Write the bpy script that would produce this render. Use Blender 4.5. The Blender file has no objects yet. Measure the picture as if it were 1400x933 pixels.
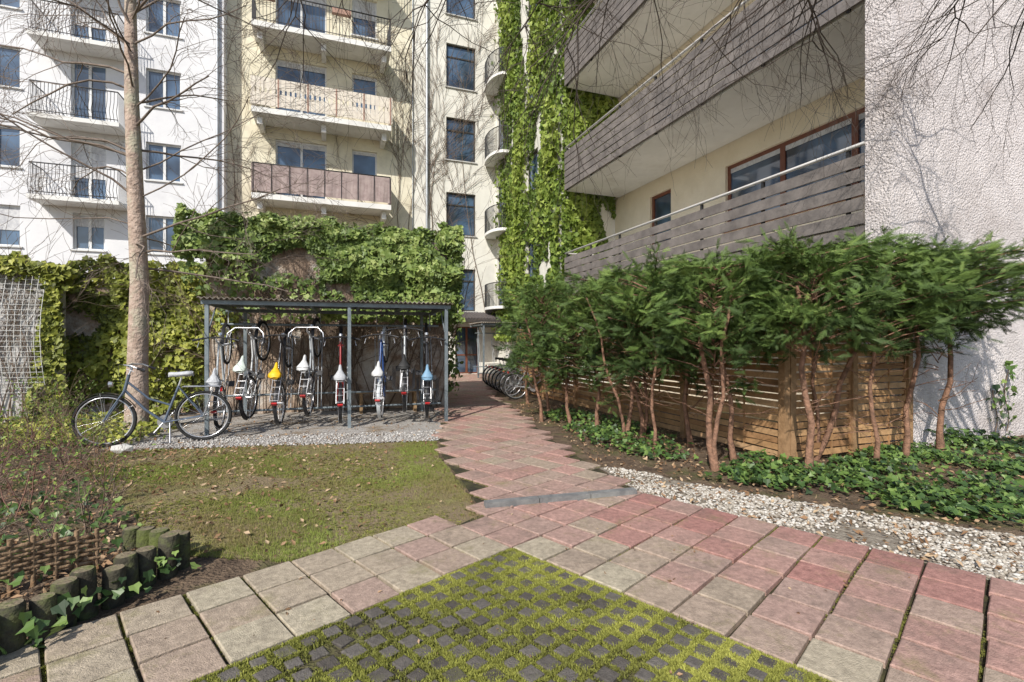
import bpy, math, random
import numpy as np
from mathutils import Vector, noise as mnoise
random.seed(7); R=random.Random(11); NR=np.random.RandomState(5)
sc=bpy.context.scene
# ------------------------------------------------------------------ materials
def M(name,c1,c2=None,scale=4,rough=.8,bump=0,bscale=60,spec=.3,metal=0,c3=None,s3=.8,detail=4,dist=.02,coat=0,w3=.55):
    m=bpy.data.materials.new(name); m.use_nodes=True; nt=m.node_tree; n=nt.nodes; l=nt.links
    b=n['Principled BSDF']; b.inputs['Roughness'].default_value=rough
    b.inputs['Metallic'].default_value=metal; b.inputs['Specular IOR Level'].default_value=spec
    b.inputs['Coat Weight'].default_value=coat
    tc=n.new('ShaderNodeTexCoord')
    if c2 is None: c2=tuple(x*.82 for x in c1)
    nz=n.new('ShaderNodeTexNoise'); nz.inputs['Scale'].default_value=scale; nz.inputs['Detail'].default_value=detail
    nz.inputs['Roughness'].default_value=.65
    l.new(tc.outputs['Object'],nz.inputs['Vector'])
    rp=n.new('ShaderNodeValToRGB'); rp.color_ramp.elements[0].position=.36; rp.color_ramp.elements[1].position=.64
    rp.color_ramp.elements[0].color=(*c2,1); rp.color_ramp.elements[1].color=(*c1,1)
    l.new(nz.outputs['Fac'],rp.inputs['Fac']); out=rp.outputs['Color']
    if c3:
        n3=n.new('ShaderNodeTexNoise'); n3.inputs['Scale'].default_value=s3; n3.inputs['Detail'].default_value=5; n3.inputs['Roughness'].default_value=.7
        l.new(tc.outputs['Object'],n3.inputs['Vector'])
        r3=n.new('ShaderNodeValToRGB'); r3.color_ramp.elements[0].position=w3-.07; r3.color_ramp.elements[1].position=w3+.1
        l.new(n3.outputs['Fac'],r3.inputs['Fac'])
        mx=n.new('ShaderNodeMixRGB'); l.new(r3.outputs['Color'],mx.inputs['Fac']); l.new(out,mx.inputs['Color1']); mx.inputs['Color2'].default_value=(*c3,1)
        out=mx.outputs['Color']
    l.new(out,b.inputs['Base Color'])
    if bump:
        nb=n.new('ShaderNodeTexNoise'); nb.inputs['Scale'].default_value=bscale; nb.inputs['Detail'].default_value=3
        l.new(tc.outputs['Object'],nb.inputs['Vector'])
        bp=n.new('ShaderNodeBump'); bp.inputs['Strength'].default_value=bump; bp.inputs['Distance'].default_value=dist
        l.new(nb.outputs['Fac'],bp.inputs['Height']); l.new(bp.outputs['Normal'],b.inputs['Normal'])
    return m
def MA(name,cols,rough=.6,spec=.3,trans=0.0,nscale=0,namt=.3,bump=0,bscale=80,moss=None,stain=None):
    m=bpy.data.materials.new(name); m.use_nodes=True; nt=m.node_tree; n=nt.nodes; l=nt.links
    b=n['Principled BSDF']; b.inputs['Roughness'].default_value=rough; b.inputs['Specular IOR Level'].default_value=spec
    at=n.new('ShaderNodeAttribute'); at.attribute_name='rnd'
    rp=n.new('ShaderNodeValToRGB'); e=rp.color_ramp.elements
    for i,c in enumerate(cols):
        p=i/(len(cols)-1)
        if i==0: e[0].position=0; e[0].color=(*c,1)
        elif i==len(cols)-1: e[len(e)-1].position=1; e[len(e)-1].color=(*c,1)
        else:
            q=e.new(p); q.color=(*c,1)
    l.new(at.outputs['Fac'],rp.inputs['Fac']); out=rp.outputs['Color']
    tc=n.new('ShaderNodeTexCoord')
    if nscale:
        nz=n.new('ShaderNodeTexNoise'); nz.inputs['Scale'].default_value=nscale; nz.inputs['Detail'].default_value=6; nz.inputs['Roughness'].default_value=.78
        l.new(tc.outputs['Object'],nz.inputs['Vector'])
        mr=n.new('ShaderNodeMapRange'); mr.inputs[1].default_value=.3; mr.inputs[2].default_value=.7; mr.inputs[3].default_value=1-namt; mr.inputs[4].default_value=1+namt
        l.new(nz.outputs['Fac'],mr.inputs[0])
        vm=n.new('ShaderNodeVectorMath'); vm.operation='SCALE'; l.new(out,vm.inputs[0]); l.new(mr.outputs[0],vm.inputs['Scale']); out=vm.outputs[0]
    for col,sc_,lo,hi,mxv in ((moss,3.1,.54,.7,.65),(stain,1.7,.5,.68,.6)):
        if not col: continue
        n3=n.new('ShaderNodeTexNoise'); n3.inputs['Scale'].default_value=sc_; n3.inputs['Detail'].default_value=8; n3.inputs['Roughness'].default_value=.78
        l.new(tc.outputs['Object'],n3.inputs['Vector'])
        r3=n.new('ShaderNodeValToRGB'); r3.color_ramp.elements[0].position=lo; r3.color_ramp.elements[1].position=hi
        r3.color_ramp.elements[1].color=(mxv,mxv,mxv,1)
        l.new(n3.outputs['Fac'],r3.inputs['Fac'])
        mx=n.new('ShaderNodeMixRGB'); l.new(r3.outputs['Color'],mx.inputs['Fac']); l.new(out,mx.inputs['Color1']); mx.inputs['Color2'].default_value=(*col,1); out=mx.outputs['Color']
    l.new(out,b.inputs['Base Color'])
    if bump:
        nb=n.new('ShaderNodeTexNoise'); nb.inputs['Scale'].default_value=bscale; nb.inputs['Detail'].default_value=3
        l.new(tc.outputs['Object'],nb.inputs['Vector'])
        bp=n.new('ShaderNodeBump'); bp.inputs['Strength'].default_value=bump; bp.inputs['Distance'].default_value=.01
        l.new(nb.outputs['Fac'],bp.inputs['Height']); l.new(bp.outputs['Normal'],b.inputs['Normal'])
    if trans:
        tr=n.new('ShaderNodeBsdfTranslucent'); l.new(out,tr.inputs['Color'])
        ms=n.new('ShaderNodeMixShader'); ms.inputs['Fac'].default_value=trans
        l.new(b.outputs[0],ms.inputs[1]); l.new(tr.outputs[0],ms.inputs[2])
        l.new(ms.outputs[0],n['Material Output'].inputs['Surface'])
    return m
# ------------------------------------------------------------------ mesh builder
class MB:
    def __init__(s): s.v=[]; s.f=[]; s.m=[]; s.sm=[]
    def add(s,vs,fs,mi=0,smooth=False):
        o=len(s.v); s.v.extend([tuple(x) for x in vs]); 
        for f in fs: s.f.append(tuple(i+o for i in f)); s.m.append(mi); s.sm.append(smooth)
    def box(s,c,ax,ay,az,mi=0):
        c=Vector(c);ax=Vector(ax);ay=Vector(ay);az=Vector(az)
        vs=[c+ax*i+ay*j+az*k for i in(-1,1) for j in(-1,1) for k in(-1,1)]
        s.add(vs,[(0,1,3,2),(4,6,7,5),(0,4,5,1),(2,3,7,6),(0,2,6,4),(1,5,7,3)],mi)
    def tube(s,pts,rad,n=6,mi=0,cap=True):
        pts=[Vector(p) for p in pts]; N=len(pts)
        if not hasattr(rad,'__len__'): rad=[rad]*N
        vs=[]; prev=None
        for i,p in enumerate(pts):
            t=(pts[min(i+1,N-1)]-pts[max(i-1,0)])
            if t.length<1e-9: t=Vector((0,0,1))
            t.normalize()
            if prev is None:
                u=t.cross(Vector((0,0,1)))
                if u.length<.1: u=t.cross(Vector((1,0,0)))
            else: u=prev-t*prev.dot(t)
            if u.length<1e-6: u=t.orthogonal()
            u.normalize(); prev=u; w=t.cross(u)
            for k in range(n):
                a=2*math.pi*k/n; vs.append(p+(u*math.cos(a)+w*math.sin(a))*rad[i])
        fs=[]
        for i in range(N-1):
            for k in range(n):
                k2=(k+1)%n; fs.append((i*n+k,i*n+k2,(i+1)*n+k2,(i+1)*n+k))
        s.add(vs,fs,mi,True)
        if cap:
            s.add(vs[:n],[tuple(range(n))],mi); s.add(vs[-n:],[tuple(range(n))],mi)
    def obj(s,name,mats,parent=None):
        me=bpy.data.meshes.new(name); me.from_pydata([tuple(v) for v in s.v],[],s.f)
        for m in mats: me.materials.append(m)
        me.polygons.foreach_set('material_index',s.m); me.polygons.foreach_set('use_smooth',s.sm); me.update()
        o=bpy.data.objects.new(name,me); sc.collection.objects.link(o)
        if parent: o.parent=parent
        return o
def empty(name):
    o=bpy.data.objects.new(name,None); sc.collection.objects.link(o); return o
class Fr:
    def __init__(s,o,a):
        s.o=Vector((o[0],o[1],0)); s.a=Vector((a[0],a[1],0)).normalized(); s.n=Vector((s.a.y,-s.a.x,0)); s.z=Vector((0,0,1))
    def p(s,u,o,z): return s.o+s.a*u+s.n*o+s.z*z
    def box(s,mb,u0,u1,o0,o1,z0,z1,mi=0):
        mb.box(s.p((u0+u1)/2,(o0+o1)/2,(z0+z1)/2),s.a*((u1-u0)/2),s.n*((o1-o0)/2),s.z*((z1-z0)/2),mi)
def wall(F,mb,u0,u1,z0,z1,ops,mi=0,depth=.16,o=0,mr=None):
    mr=mi if mr is None else mr
    us=sorted(set([u0,u1]+[x for q in ops for x in q[:2]])); zs=sorted(set([z0,z1]+[x for q in ops for x in q[2:4]]))
    for i in range(len(us)-1):
        for j in range(len(zs)-1):
            cu=(us[i]+us[i+1])/2; cz=(zs[j]+zs[j+1])/2
            if any(q[0]<cu<q[1] and q[2]<cz<q[3] for q in ops): continue
            mb.add([F.p(us[i],o,zs[j]),F.p(us[i+1],o,zs[j]),F.p(us[i+1],o,zs[j+1]),F.p(us[i],o,zs[j+1])],[(0,1,2,3)],mi)
    for q in ops:
        a,b,c,d=q[:4]; e=o-depth
        for P in ([(a,o,c),(a,o,d),(a,e,d),(a,e,c)],[(b,o,c),(b,e,c),(b,e,d),(b,o,d)],[(a,o,c),(a,e,c),(b,e,c),(b,o,c)],[(a,o,d),(b,o,d),(b,e,d),(a,e,d)]):
            mb.add([F.p(*x) for x in P],[(0,1,2,3)],mr)
def window(F,mb,q,nv=2,mfr=1,mgl=2,msill=1,depth=.16,o=0,fw=.06,sill=True,bar=None,blind=0,mblind=None):
    a,b,c,d=q[:4]; e=o-depth
    F.box(mb,a,a+fw,e,e+.06,c,d,mfr); F.box(mb,b-fw,b,e,e+.06,c,d,mfr)
    F.box(mb,a+fw,b-fw,e,e+.058,c,c+fw,mfr); F.box(mb,a+fw,b-fw,e,e+.058,d-fw,d,mfr)
    for i in range(1,nv):
        u=a+(b-a)*i/nv; F.box(mb,u-fw*.7,u+fw*.7,e,e+.065,c+fw,d-fw,mfr)
    if bar: F.box(mb,a+fw,b-fw,e+.004,e+.05,c+(d-c)*bar-.03,c+(d-c)*bar+.03,mfr)
    for i in range(nv):
        ua=a+(b-a)*i/nv; ub=a+(b-a)*(i+1)/nv; t=R.uniform(-.012,.012); t2=R.uniform(-.012,.012)
        mb.add([F.p(ua,e+.02+t,c),F.p(ub,e+.02-t,c),F.p(ub,e+.02-t+t2,d),F.p(ua,e+.02+t+t2,d)],[(0,1,2,3)],mgl)
    if blind and mblind is not None: F.box(mb,a+fw,b-fw,e+.036,e+.05,d-(d-c)*blind,d-fw,mblind)
    if sill: F.box(mb,a-.06,b+.06,o-.1,o+.06,c-.05,c-.003,msill)
def scatter(name,P,X,Y,Z,S,tv,tf,mat,rnd=None,parent=None,smooth=False):
    P=np.asarray(P,float);N=len(P); tv=np.asarray(tv,float);k=len(tv)
    S=np.asarray(S,float).reshape(N,1,1)
    V=P[:,None,:]+S*(tv[None,:,0:1]*X[:,None,:]+tv[None,:,1:2]*Y[:,None,:]+tv[None,:,2:3]*Z[:,None,:])
    V=V.reshape(-1,3)
    lens=np.array([len(f) for f in tf]); flat=np.concatenate([np.array(f) for f in tf])
    L=(flat[None,:]+(np.arange(N)*k)[:,None]).reshape(-1)
    tot=np.tile(lens,N); st=np.concatenate([[0],np.cumsum(tot)[:-1]])
    me=bpy.data.meshes.new(name); me.vertices.add(len(V)); me.vertices.foreach_set('co',V.reshape(-1))
    me.loops.add(len(L)); me.loops.foreach_set('vertex_index',L.astype(np.int32))
    me.polygons.add(len(tot)); me.polygons.foreach_set('loop_start',st.astype(np.int32)); me.polygons.foreach_set('loop_total',tot.astype(np.int32))
    me.update(calc_edges=True)
    at=me.attributes.new('rnd','FLOAT','FACE')
    if rnd is None: rnd=NR.rand(N)
    at.data.foreach_set('value',np.repeat(np.clip(rnd,0,1),len(tf)).astype(np.float32))
    me.materials.append(mat)
    me.polygons.foreach_set('use_smooth',[bool(smooth)]*len(tot)); me.update()
    o=bpy.data.objects.new(name,me); sc.collection.objects.link(o)
    if parent: o.parent=parent
    return o
def norm(a): return a/np.maximum(np.linalg.norm(a,axis=-1,keepdims=True),1e-9)
def frame(n,down=None):
    n=norm(n)
    if down is None: down=NR.normal(size=n.shape)
    y=norm(down-n*np.sum(down*n,1,keepdims=True)); x=np.cross(y,n); return x,y,n
IVY_V=[(0,-.45,0),(.42,-.5,.06),(.5,-.05,.03),(.22,.08,0),(0,.6,-.08),(-.22,.08,0),(-.5,-.05,.03),(-.42,-.5,.06)]
IVY_F=[(0,1,2,3,4),(0,4,5,6,7)]
LEAF_V=[(0,-.5,0),(.25,-.1,.08),(0,.5,0),(-.25,-.1,.08)]; LEAF_F=[(0,1,2),(0,2,3)]
def ivy(name,P,Nn,size,mat,rnd=None,parent=None,jit=.55,hang=1.0):
    P=np.array(P);n=norm(np.array(Nn)+NR.normal(size=P.shape)*jit)
    dn=np.tile([0,0,-hang],(len(P),1))+NR.normal(size=P.shape)*.7
    x,y,z=frame(n,dn); S=size*NR.uniform(.5,1.3,len(P))
    return scatter(name,P,x,y,z,S,IVY_V,IVY_F,mat,rnd,parent)
def inpoly(x,y,poly):
    c=False;j=len(poly)-1
    for i in range(len(poly)):
        xi,yi=poly[i];xj,yj=poly[j]
        if (yi>y)!=(yj>y) and x<(xj-xi)*(y-yi)/(yj-yi)+xi: c=not c
        j=i
    return c
def rpoly(poly,n,mask=None):
    xs=[p[0] for p in poly];ys=[p[1] for p in poly];o=[]
    k=0
    while len(o)<n and k<n*40:
        k+=1;x=R.uniform(min(xs),max(xs));y=R.uniform(min(ys),max(ys))
        if inpoly(x,y,poly) and (mask is None or R.random()<mask(x,y)): o.append((x,y))
    return o
def sheet(name,poly,z,mat,jit=.04,step=.18,parent=None):
    pts=[]
    for i in range(len(poly)):
        a=Vector(poly[i]).to_2d();b=Vector(poly[(i+1)%len(poly)]).to_2d();L=(b-a).length;n=max(1,int(L/step))
        for k in range(n):
            p=a.lerp(b,k/n); pts.append((p.x+R.uniform(-jit,jit),p.y+R.uniform(-jit,jit),z))
    mb=MB(); mb.add(pts,[tuple(range(len(pts)))]); 
    return mb.obj(name,[mat],parent)
def nz(x,y,z=0,s=1): return mnoise.noise(Vector((x*s,y*s,z*s)))
# ------------------------------------------------------------------ frames
A=(.938,.347)
soil=M('soil_mat',(.20,.145,.10),(.09,.065,.048),6,.95,.9,40,.1,dist=.04,c3=(.11,.12,.045),s3=1.3,w3=.58)
white_st=M('white_stucco',(.78,.78,.79),(.71,.71,.73),1.2,.9,.3,45,.2,c3=(.62,.62,.64),s3=.35,w3=.58)
cream=M('cream_stucco',(.80,.745,.59),(.70,.645,.49),1.1,.9,.5,35,.2,c3=(.58,.53,.41),s3=.6,w3=.6)
cream2=M('pale_stucco',(.78,.76,.69),(.69,.67,.60),.9,.9,.35,45,.2,c3=(.59,.57,.51),s3=.5,w3=.6)
rough_st=M('roughcast',(.72,.665,.65),(.62,.57,.555),2,.95,1.0,34,.15,dist=.04,c3=(.53,.475,.455),s3=.7,w3=.57)
fr_white=M('frame_white',(.76,.76,.75),rough=.4); fr_brown=M('frame_brown',(.20,.075,.045),rough=.45); fr_dark=M('frame_dark',(.06,.055,.05),rough=.5)
glass=M('window_glass',(.09,.15,.24),(.03,.04,.06),.8,.04,spec=1.0,detail=2)
curtain=M('curtain',(.65,.65,.65),(.46,.46,.48),9,.9)
metal=M('dark_metal',(.07,.07,.075),(.045,.045,.045),8,.5,metal=.6); galv=M('galvanised',(.5,.52,.54),(.38,.4,.42),6,.45,metal=.6)
concrete=M('concrete',(.55,.54,.51),(.42,.41,.39),3,.9,.3,60); slabw=M('slab_paint',(.80,.79,.76),(.72,.71,.68),2,.85,.15,50,c3=(.64,.62,.58),s3=1.2,w3=.6)
# ------------------------------------------------------------------ ground
mb=MB(); mb.add([(-400,-400,0),(400,-400,0),(400,400,0),(-400,400,0)],[(0,1,2,3)]); mb.obj('ground',[soil])
# ------------------------------------------------------------------ back buildings
FB=Fr((-.34,23),A)
FBW=Fr(FB.p(0,.55,0).to_2d(),A)
E=empty('white_apartment_building'); mb=MB(); ops=[]
rows=[4.65,7.28,9.92,12.56,15.2]
for z in rows:
    ops.append((-13.8,-12.72,z,z+1.36,'w')); ops.append((-18.6,-17.3,z,z+1.36,'w')); ops.append((-22.6,-21.4,z,z+1.36,'w'))
for z in [6.25,8.88,11.52,14.15]: ops.append((-15.95,-14.95,z,z+2.25,'d'))
ops.append((-15.9,-15.0,4.65,5.9,'w')); ops.append((-13.8,-12.72,1.7,3.1,'w'))
wall(FBW,mb,-30,-11.35,0,19,ops,0)
FBW.box(mb,-11.5,-11.352,-1,-.002,0,18.6,0)
FBW.box(mb,-30,-11.36,-8,-.3,18.6,19.3,0)
mb.obj('walls',[white_st],E)
mb=MB()
for q in ops: window(FBW,mb,q,2,0,1,0,blind=R.choice([0,.0,.35,.0,.6]),mblind=2)
mb.obj('windows',[fr_white,glass,curtain],E)
mb=MB()
for z in [6.25,8.88,11.52,14.15]:
    FBW.box(mb,-16.75,-14.3,.005,.9,z-.16,z-.02,1)
    for k in range(25):
        u=-16.7+2.35*k/24
        mb.tube([FBW.p(u,.83,z),FBW.p(u,.96,z+.3),FBW.p(u,.85,z+.65),FBW.p(u,.83,z+1.02)],.009,4,0)
    for u in(-16.7,-14.35):
        for k in range(1,9): mb.tube([FBW.p(u,.83*k/9,z),FBW.p(u,.83*k/9,z+1.02)],.009,4,0)
        mb.tube([FBW.p(u,0,z+1.02),FBW.p(u,.83,z+1.02)],.02,5,0)
    mb.tube([FBW.p(-16.7,.83,z+1.02),FBW.p(-14.35,.83,z+1.02)],.022,5,0)
    mb.tube([FBW.p(-16.7,.83,z+.08),FBW.p(-14.35,.83,z+.08)],.015,5,0)
mb.obj('iron_balconies',[metal,slabw],E)
mb=MB(); mb.tube([FBW.p(-11.55,.08,0),FBW.p(-11.55,.08,18.6)],.05,8,0); mb.obj('downpipe',[galv],E)
E=empty('cream_apartment_building'); ops=[]
fl=[3.8,7.0,10.2,13.4,16.6]
for z in fl:
    ops.append((-9.65,-7.75,z+.05,z+2.55,'d')); ops.append((-6.75,-5.75,z+.9,z+2.5,'w'))
st=[(2.85,4.75),(6.25,8.15),(9.6,11.5),(12.85,14.8),(16.1,17.9)]
for a,b in st: ops.append((-2.76,-1.40,a,b,'s'))
ops.append((-2.35,-1.25,.02,2.15,'door'))
mb=MB(); wall(FB,mb,-11.34,-4.2,0,19,[q for q in ops if q[1]<-5],0); wall(FB,mb,-4.2,2.5,0,19,[q for q in ops if q[1]>-5],1)
FB.box(mb,-11.33,2.49,-8,-.3,18.6,19.3,0)
mb.obj('walls',[cream,cream2],E); mb=MB()
for q in ops:
    if q[4]=='d': window(FB,mb,q,2,0,1,0,blind=R.choice([.1,.3,.2]),mblind=2,sill=False)
    elif q[4]=='w': window(FB,mb,q,1,0,1,0,blind=R.choice([.1,.5]),mblind=2)
    elif q[4]=='s': window(FB,mb,q,1,3,1,4,bar=.72)
    else: window(FB,mb,q,2,5,1,4,sill=False,bar=.4)
mb.obj('windows',[fr_white,glass,curtain,fr_dark,concrete,fr_brown],E)
fabric=M('balcony_fabric',(.40,.32,.30),(.30,.23,.22),5,.9,.2,30); slat_c=M('balcony_slats',(.76,.70,.60),(.64,.57,.49),8,.8); slat_r=M('balcony_trim',(.42,.26,.20),rough=.7)
mb=MB()
for i,z in enumerate(fl[1:]):
    FB.box(mb,-10.35,-5.3,.005,1.22,z-.2,z,0)
    for u in(-10.1,-7.85,-5.55): FB.box(mb,u-.09,u+.09,.004,.95,z-.52,z-.203,0)
    top=z+1.12
    mb.tube([FB.p(-10.33,0,top),FB.p(-10.33,1.18,top),FB.p(-5.32,1.18,top),FB.p(-5.32,0,top)],.025,6,2)
    if i==0:
        for k in range(48):
            u0=-10.33+5.01*k/48; w=5.01/48; dd=.02*math.sin(k*1.3)
            mb.add([FB.p(u0,1.19+dd,z+.08),FB.p(u0+w,1.19+.02*math.sin((k+1)*1.3),z+.08),FB.p(u0+w,1.19,top-.02),FB.p(u0,1.19,top-.02)],[(0,1,2,3)],1)
        FB.box(mb,-10.36,-10.34,.05,1.18,z+.08,top-.02,1); FB.box(mb,-5.31,-5.29,.05,1.18,z+.08,top-.02,1)
        for k in range(9): u=-10.3+4.95*k/8; mb.tube([FB.p(u,1.22,z),FB.p(u,1.22,top)],.012,5,2)
    elif i==1:
        for k in range(30):
            u=-10.3+4.97*k/29
            if k%6==5: FB.box(mb,u-.025,u+.025,1.228,1.24,z+.03,top,4)
            FB.box(mb,u-.08,u+.08,1.2,1.225,z+.08,z+.55,3)
            FB.box(mb,u-.05,u+.05,1.2,1.225,z+.553,z+.72,3)
            FB.box(mb,u-.08,u+.08,1.2,1.225,z+.723,top,3)
        for k in range(7):
            o=.1+1.05*k/6; 
            for u in(-10.34,-5.31): FB.box(mb,u-.012,u+.012,o-.066,o+.066,z+.08,top,3)
        for zz in (z+.12,z+1.0): FB.box(mb,-10.33,-5.32,1.17,1.197,zz,zz+.05,4)
    else:
        for k in range(42): u=-10.33+5.01*k/41; mb.tube([FB.p(u,1.18,z),FB.p(u,1.18,top)],.01,4,2)
        mb.tube([FB.p(-10.33,1.18,z+.1),FB.p(-5.32,1.18,z+.1)],.015,4,2)
        for k in range(10):
            for u in(-10.33,-5.32): mb.tube([FB.p(u,.12*k+.05,z),FB.p(u,.12*k+.05,top)],.01,4,2)
        for u in (-9.9,-7.2): FB.box(mb,u-.35,u+.35,1.2,1.38,z+.8,z+.98,4)
mb.obj('balconies',[slabw,fabric,metal,slat_c,slat_r],E)
mb=MB(); mb.tube([FB.p(-3.64,.1,0),FB.p(-3.64,.1,18.6)],.06,8,0)
mb.tube([FB.p(-4.25,.05,0),FB.p(-4.25,.05,18.6)],.02,6,0); mb.obj('downpipes',[galv],E)
mb=MB()
for k in range(26):
    u=-3.1+3.4*k/25; mb.tube([FB.p(u,.03,2.75),FB.p(u,1.55,2.42)],.075,6,0)
FB.box(mb,-3.15,.35,1.5,1.54,2.3,2.42,1)
for u in(-3.05,.25): FB.box(mb,u-.04,u+.04,1.42,1.5,0,2.38,1)
mb.obj('entrance_canopy',[M('roof_tile_dark',(.12,.10,.095),(.07,.06,.06),10,.7),fr_dark],E)
stemm=M('creeper_stem',(.22,.16,.12),(.13,.095,.07),10,.9)
def grow(mb,p,d,r,L,lev,maxlev,droop=0.0,wob=.22,mi=0,kids=3,n=5,spread=.8,ratio=.62,rmin=.0025,plane=None,tips=None,taper=.45):
    pts=[Vector(p)];rad=[r];d=Vector(d).normalized(); seg=6 if lev<maxlev else 4
    for i in range(seg):
        d=d+Vector((R.gauss(0,1),R.gauss(0,1),R.gauss(0,1)))*wob*.5+Vector((0,0,droop)); 
        if plane is not None: d=d-plane*d.dot(plane)
        d.normalize(); pts.append(pts[-1]+d*(L/seg)); rad.append(max(rmin*.7,r*(1-(1-taper)*(i+1)/seg)))
        if lev<maxlev and i>=1:
            if R.random()<kids/5.0:
                ax=Vector((R.gauss(0,1),R.gauss(0,1),R.gauss(0,1))); ax=(ax-d*ax.dot(d)).normalized()
                nd=(d+ax*R.uniform(.55,1.0)*spread).normalized()
                grow(mb,pts[-1],nd,max(rmin,rad[-1]*.55),L*ratio*R.uniform(.7,1.15),lev+1,maxlev,droop,wob,mi,kids,3 if rad[-1]*.55<.012 else n,spread,ratio,rmin,plane,tips,taper)
    mb.tube(pts,rad,n,mi,False)
    if tips is not None: tips.append((pts[-1],d))
mb=MB()
for u in(-4.6,-3.9,-3.3,-.9,-4.9,-11.0):
    grow(mb,FB.p(u,.05,2.5),(R.uniform(-.1,.1),0,1),.02,9,0,3,0.02,.18,0,5,4,.9,.45,.008,plane=FB.n)
mb.obj('bare_climbing_plant',[stemm])
# ------------------------------------------------------------------ right building
E=empty('balcony_apartment_building')
FR=Fr((5.22,6.8),(-.347,.938))
LB=10.0
def rb(mb,u0,u1,i0,i1,z0,z1,mi=0): FR.box(mb,u0,u1,i0,i1,z0,z1,mi)
creamR=M('apricot_stucco',(.85,.76,.60),(.78,.69,.53),2,.9,.4,40,.2)
mb=MB(); rb(mb,0,.35,-.02,7,0,16,0); mb.obj('roughcast_wall',[rough_st],E)
FI=Fr(FR.p(LB+.3,2.05,0).to_2d(),(.347,-.938))
mb=MB(); Lw=LB+.3
iops=[]
for zf in (3.25,6.65,10.05,13.45):
    iops.append((5.1,9.9,zf+1.0,zf+2.62)); iops.append((2.0,3.0,zf+1.15,zf+2.7))
wall(FI,mb,0,Lw-.35,0,16.5,iops,0); mb.obj('inner_wall',[creamR],E)
mb=MB()
for q in iops: window(FI,mb,q,3 if q[1]-q[0]>2 else 1,0,1,0,fw=.09,depth=.14,blind=R.choice([.0,.12]),mblind=2)
mb.obj('windows',[fr_brown,glass,curtain],E)
board=M('grey_board',(.22,.195,.18),(.135,.12,.112),3,.7,.3,30,.25); railw=M('rail_white',(.75,.73,.7),rough=.35)
boards=MB(); slabs=MB(); rails=MB()
for k,(zb,nb,sl) in enumerate([(2.98,6,3.25),(6.42,6,6.65),(9.82,6,10.05),(13.2,6,13.45)]):
    rb(slabs,.36,LB,.06,2.04,zb-.02,sl,0)
    h=1.26/nb
    for j in range(nb):
        z=zb+j*h
        u=.37
        while u<LB:
            ue=min(u+R.choice([2.4,3.3,2.9]),LB)
            if LB-ue<.6: ue=LB
            rb(boards,u,ue-.008,-.03-R.uniform(0,.006),0.0,z+.008,z+h-.026,0); u=ue
        rb(boards,LB-.003,LB+.022,-.03,1.95,z+.008,z+h-.026,0)
    u=.6
    while u<LB: rb(rails,u,u+.05,.004,.05,zb-.01,zb+1.36,1); u+=1.55
    zt=zb+1.38
    rails.tube([FR.p(.36,.0,zt),FR.p(LB,.0,zt),FR.p(LB,1.95,zt)],.03,8,0)
boards.obj('balcony_boards',[board],E); slabs.obj('balcony_slabs',[slabw],E); rails.obj('railings',[railw,metal],E)
mb=MB(); sops=[]
FS=Fr(FR.p(LB+8,-.0,0).to_2d(),(.347,-.938))
for z in (3.9,7.2,10.5,13.8): sops.append((4.6,5.7,z,z+1.5)); sops.append((1.0,2.0,z-.9,z+1.4))
wall(FS,mb,0,7.7,0,18,sops,0)
rb(mb,LB+.32,LB+.6,.0,7,0,18,0); rb(mb,LB+.3,LB+8,.6,7,17.6,18,0)
mb.obj('wing_walls',[cream2],E); mb=MB()
for q in sops: window(FS,mb,q,1,0,1,2,depth=.14)
mb.obj('wing_windows',[fr_dark,glass,concrete],E)
mb=MB()
for z in (3.0,6.3,9.6,12.9):
    pts=[]; N=10; c=LB+6.2
    for k in range(N+1):
        t=math.pi*k/N; pts.append((c-1.1*math.cos(t),-.75*max(0,math.sin(t))**.6))
    vs=[FR.p(u,o,z-.12) for u,o in pts]+[FR.p(u,o,z) for u,o in pts]
    M1=len(pts); mb.add(vs,[tuple(range(M1)),tuple(range(M1,2*M1))]+[(i,i+1,M1+i+1,M1+i) for i in range(M1-1)],1)
    mb.tube([FR.p(u,o*.97,z+1.0) for u,o in pts],.02,5,0)
    for k in range(31):
        t=math.pi*k/30; u=c-1.1*math.cos(t);o=-.75*max(0,math.sin(t))**.6*.97
        mb.tube([FR.p(u,o,z),FR.p(u,o,z+1.0)],.013,4,0)
mb.obj('round_balconies',[metal,slabw],E)
# ------------------------------------------------------------------ ivy
ivym=MA('ivy_bright',[(.05,.085,.02),(.13,.20,.04),(.24,.32,.055),(.37,.44,.10)],.55,.3,.2)
ivyd=MA('ivy_dark',[(.025,.05,.018),(.06,.115,.03),(.12,.20,.045),(.26,.36,.10)],.45,.45,.15)
ivys=MA('ivy_shed',[(.05,.075,.025),(.12,.18,.045),(.22,.30,.07),(.42,.48,.17)],.5,.4,.15)
ivyy=MA('ivy_yellow',[(.09,.10,.025),(.21,.24,.045),(.36,.38,.065),(.50,.49,.12)],.5,.35,.2)
P=[];Nn=[];rr=[]
for _ in range(80000):
    s=R.uniform(LB+.1,LB+7.7); z=R.uniform(1.5,17.5)
    g=nz(s*.7,z*.35,3.1)+.45*nz(s*2.2,z*1.3,7)
    edge=min(1,(s-LB)/.5)*min(1,max(0,(LB+6.6+.9*nz(z*.5,1,1)-s))/.8)
    inw=any(q[0]-.05<LB+8-s<q[1]+.05 and q[2]<z<q[3] for q in sops)
    if g+.36<0 or R.random()>edge*.9+.03 or (inw and R.random()<.85): continue
    o=.06+.42*max(0,g+.35)*R.random()
    P.append(FR.p(s,-o,z));Nn.append(-FR.n);rr.append(.25+.5*R.random()+.6*g)
    if len(P)>20000: break
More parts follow.
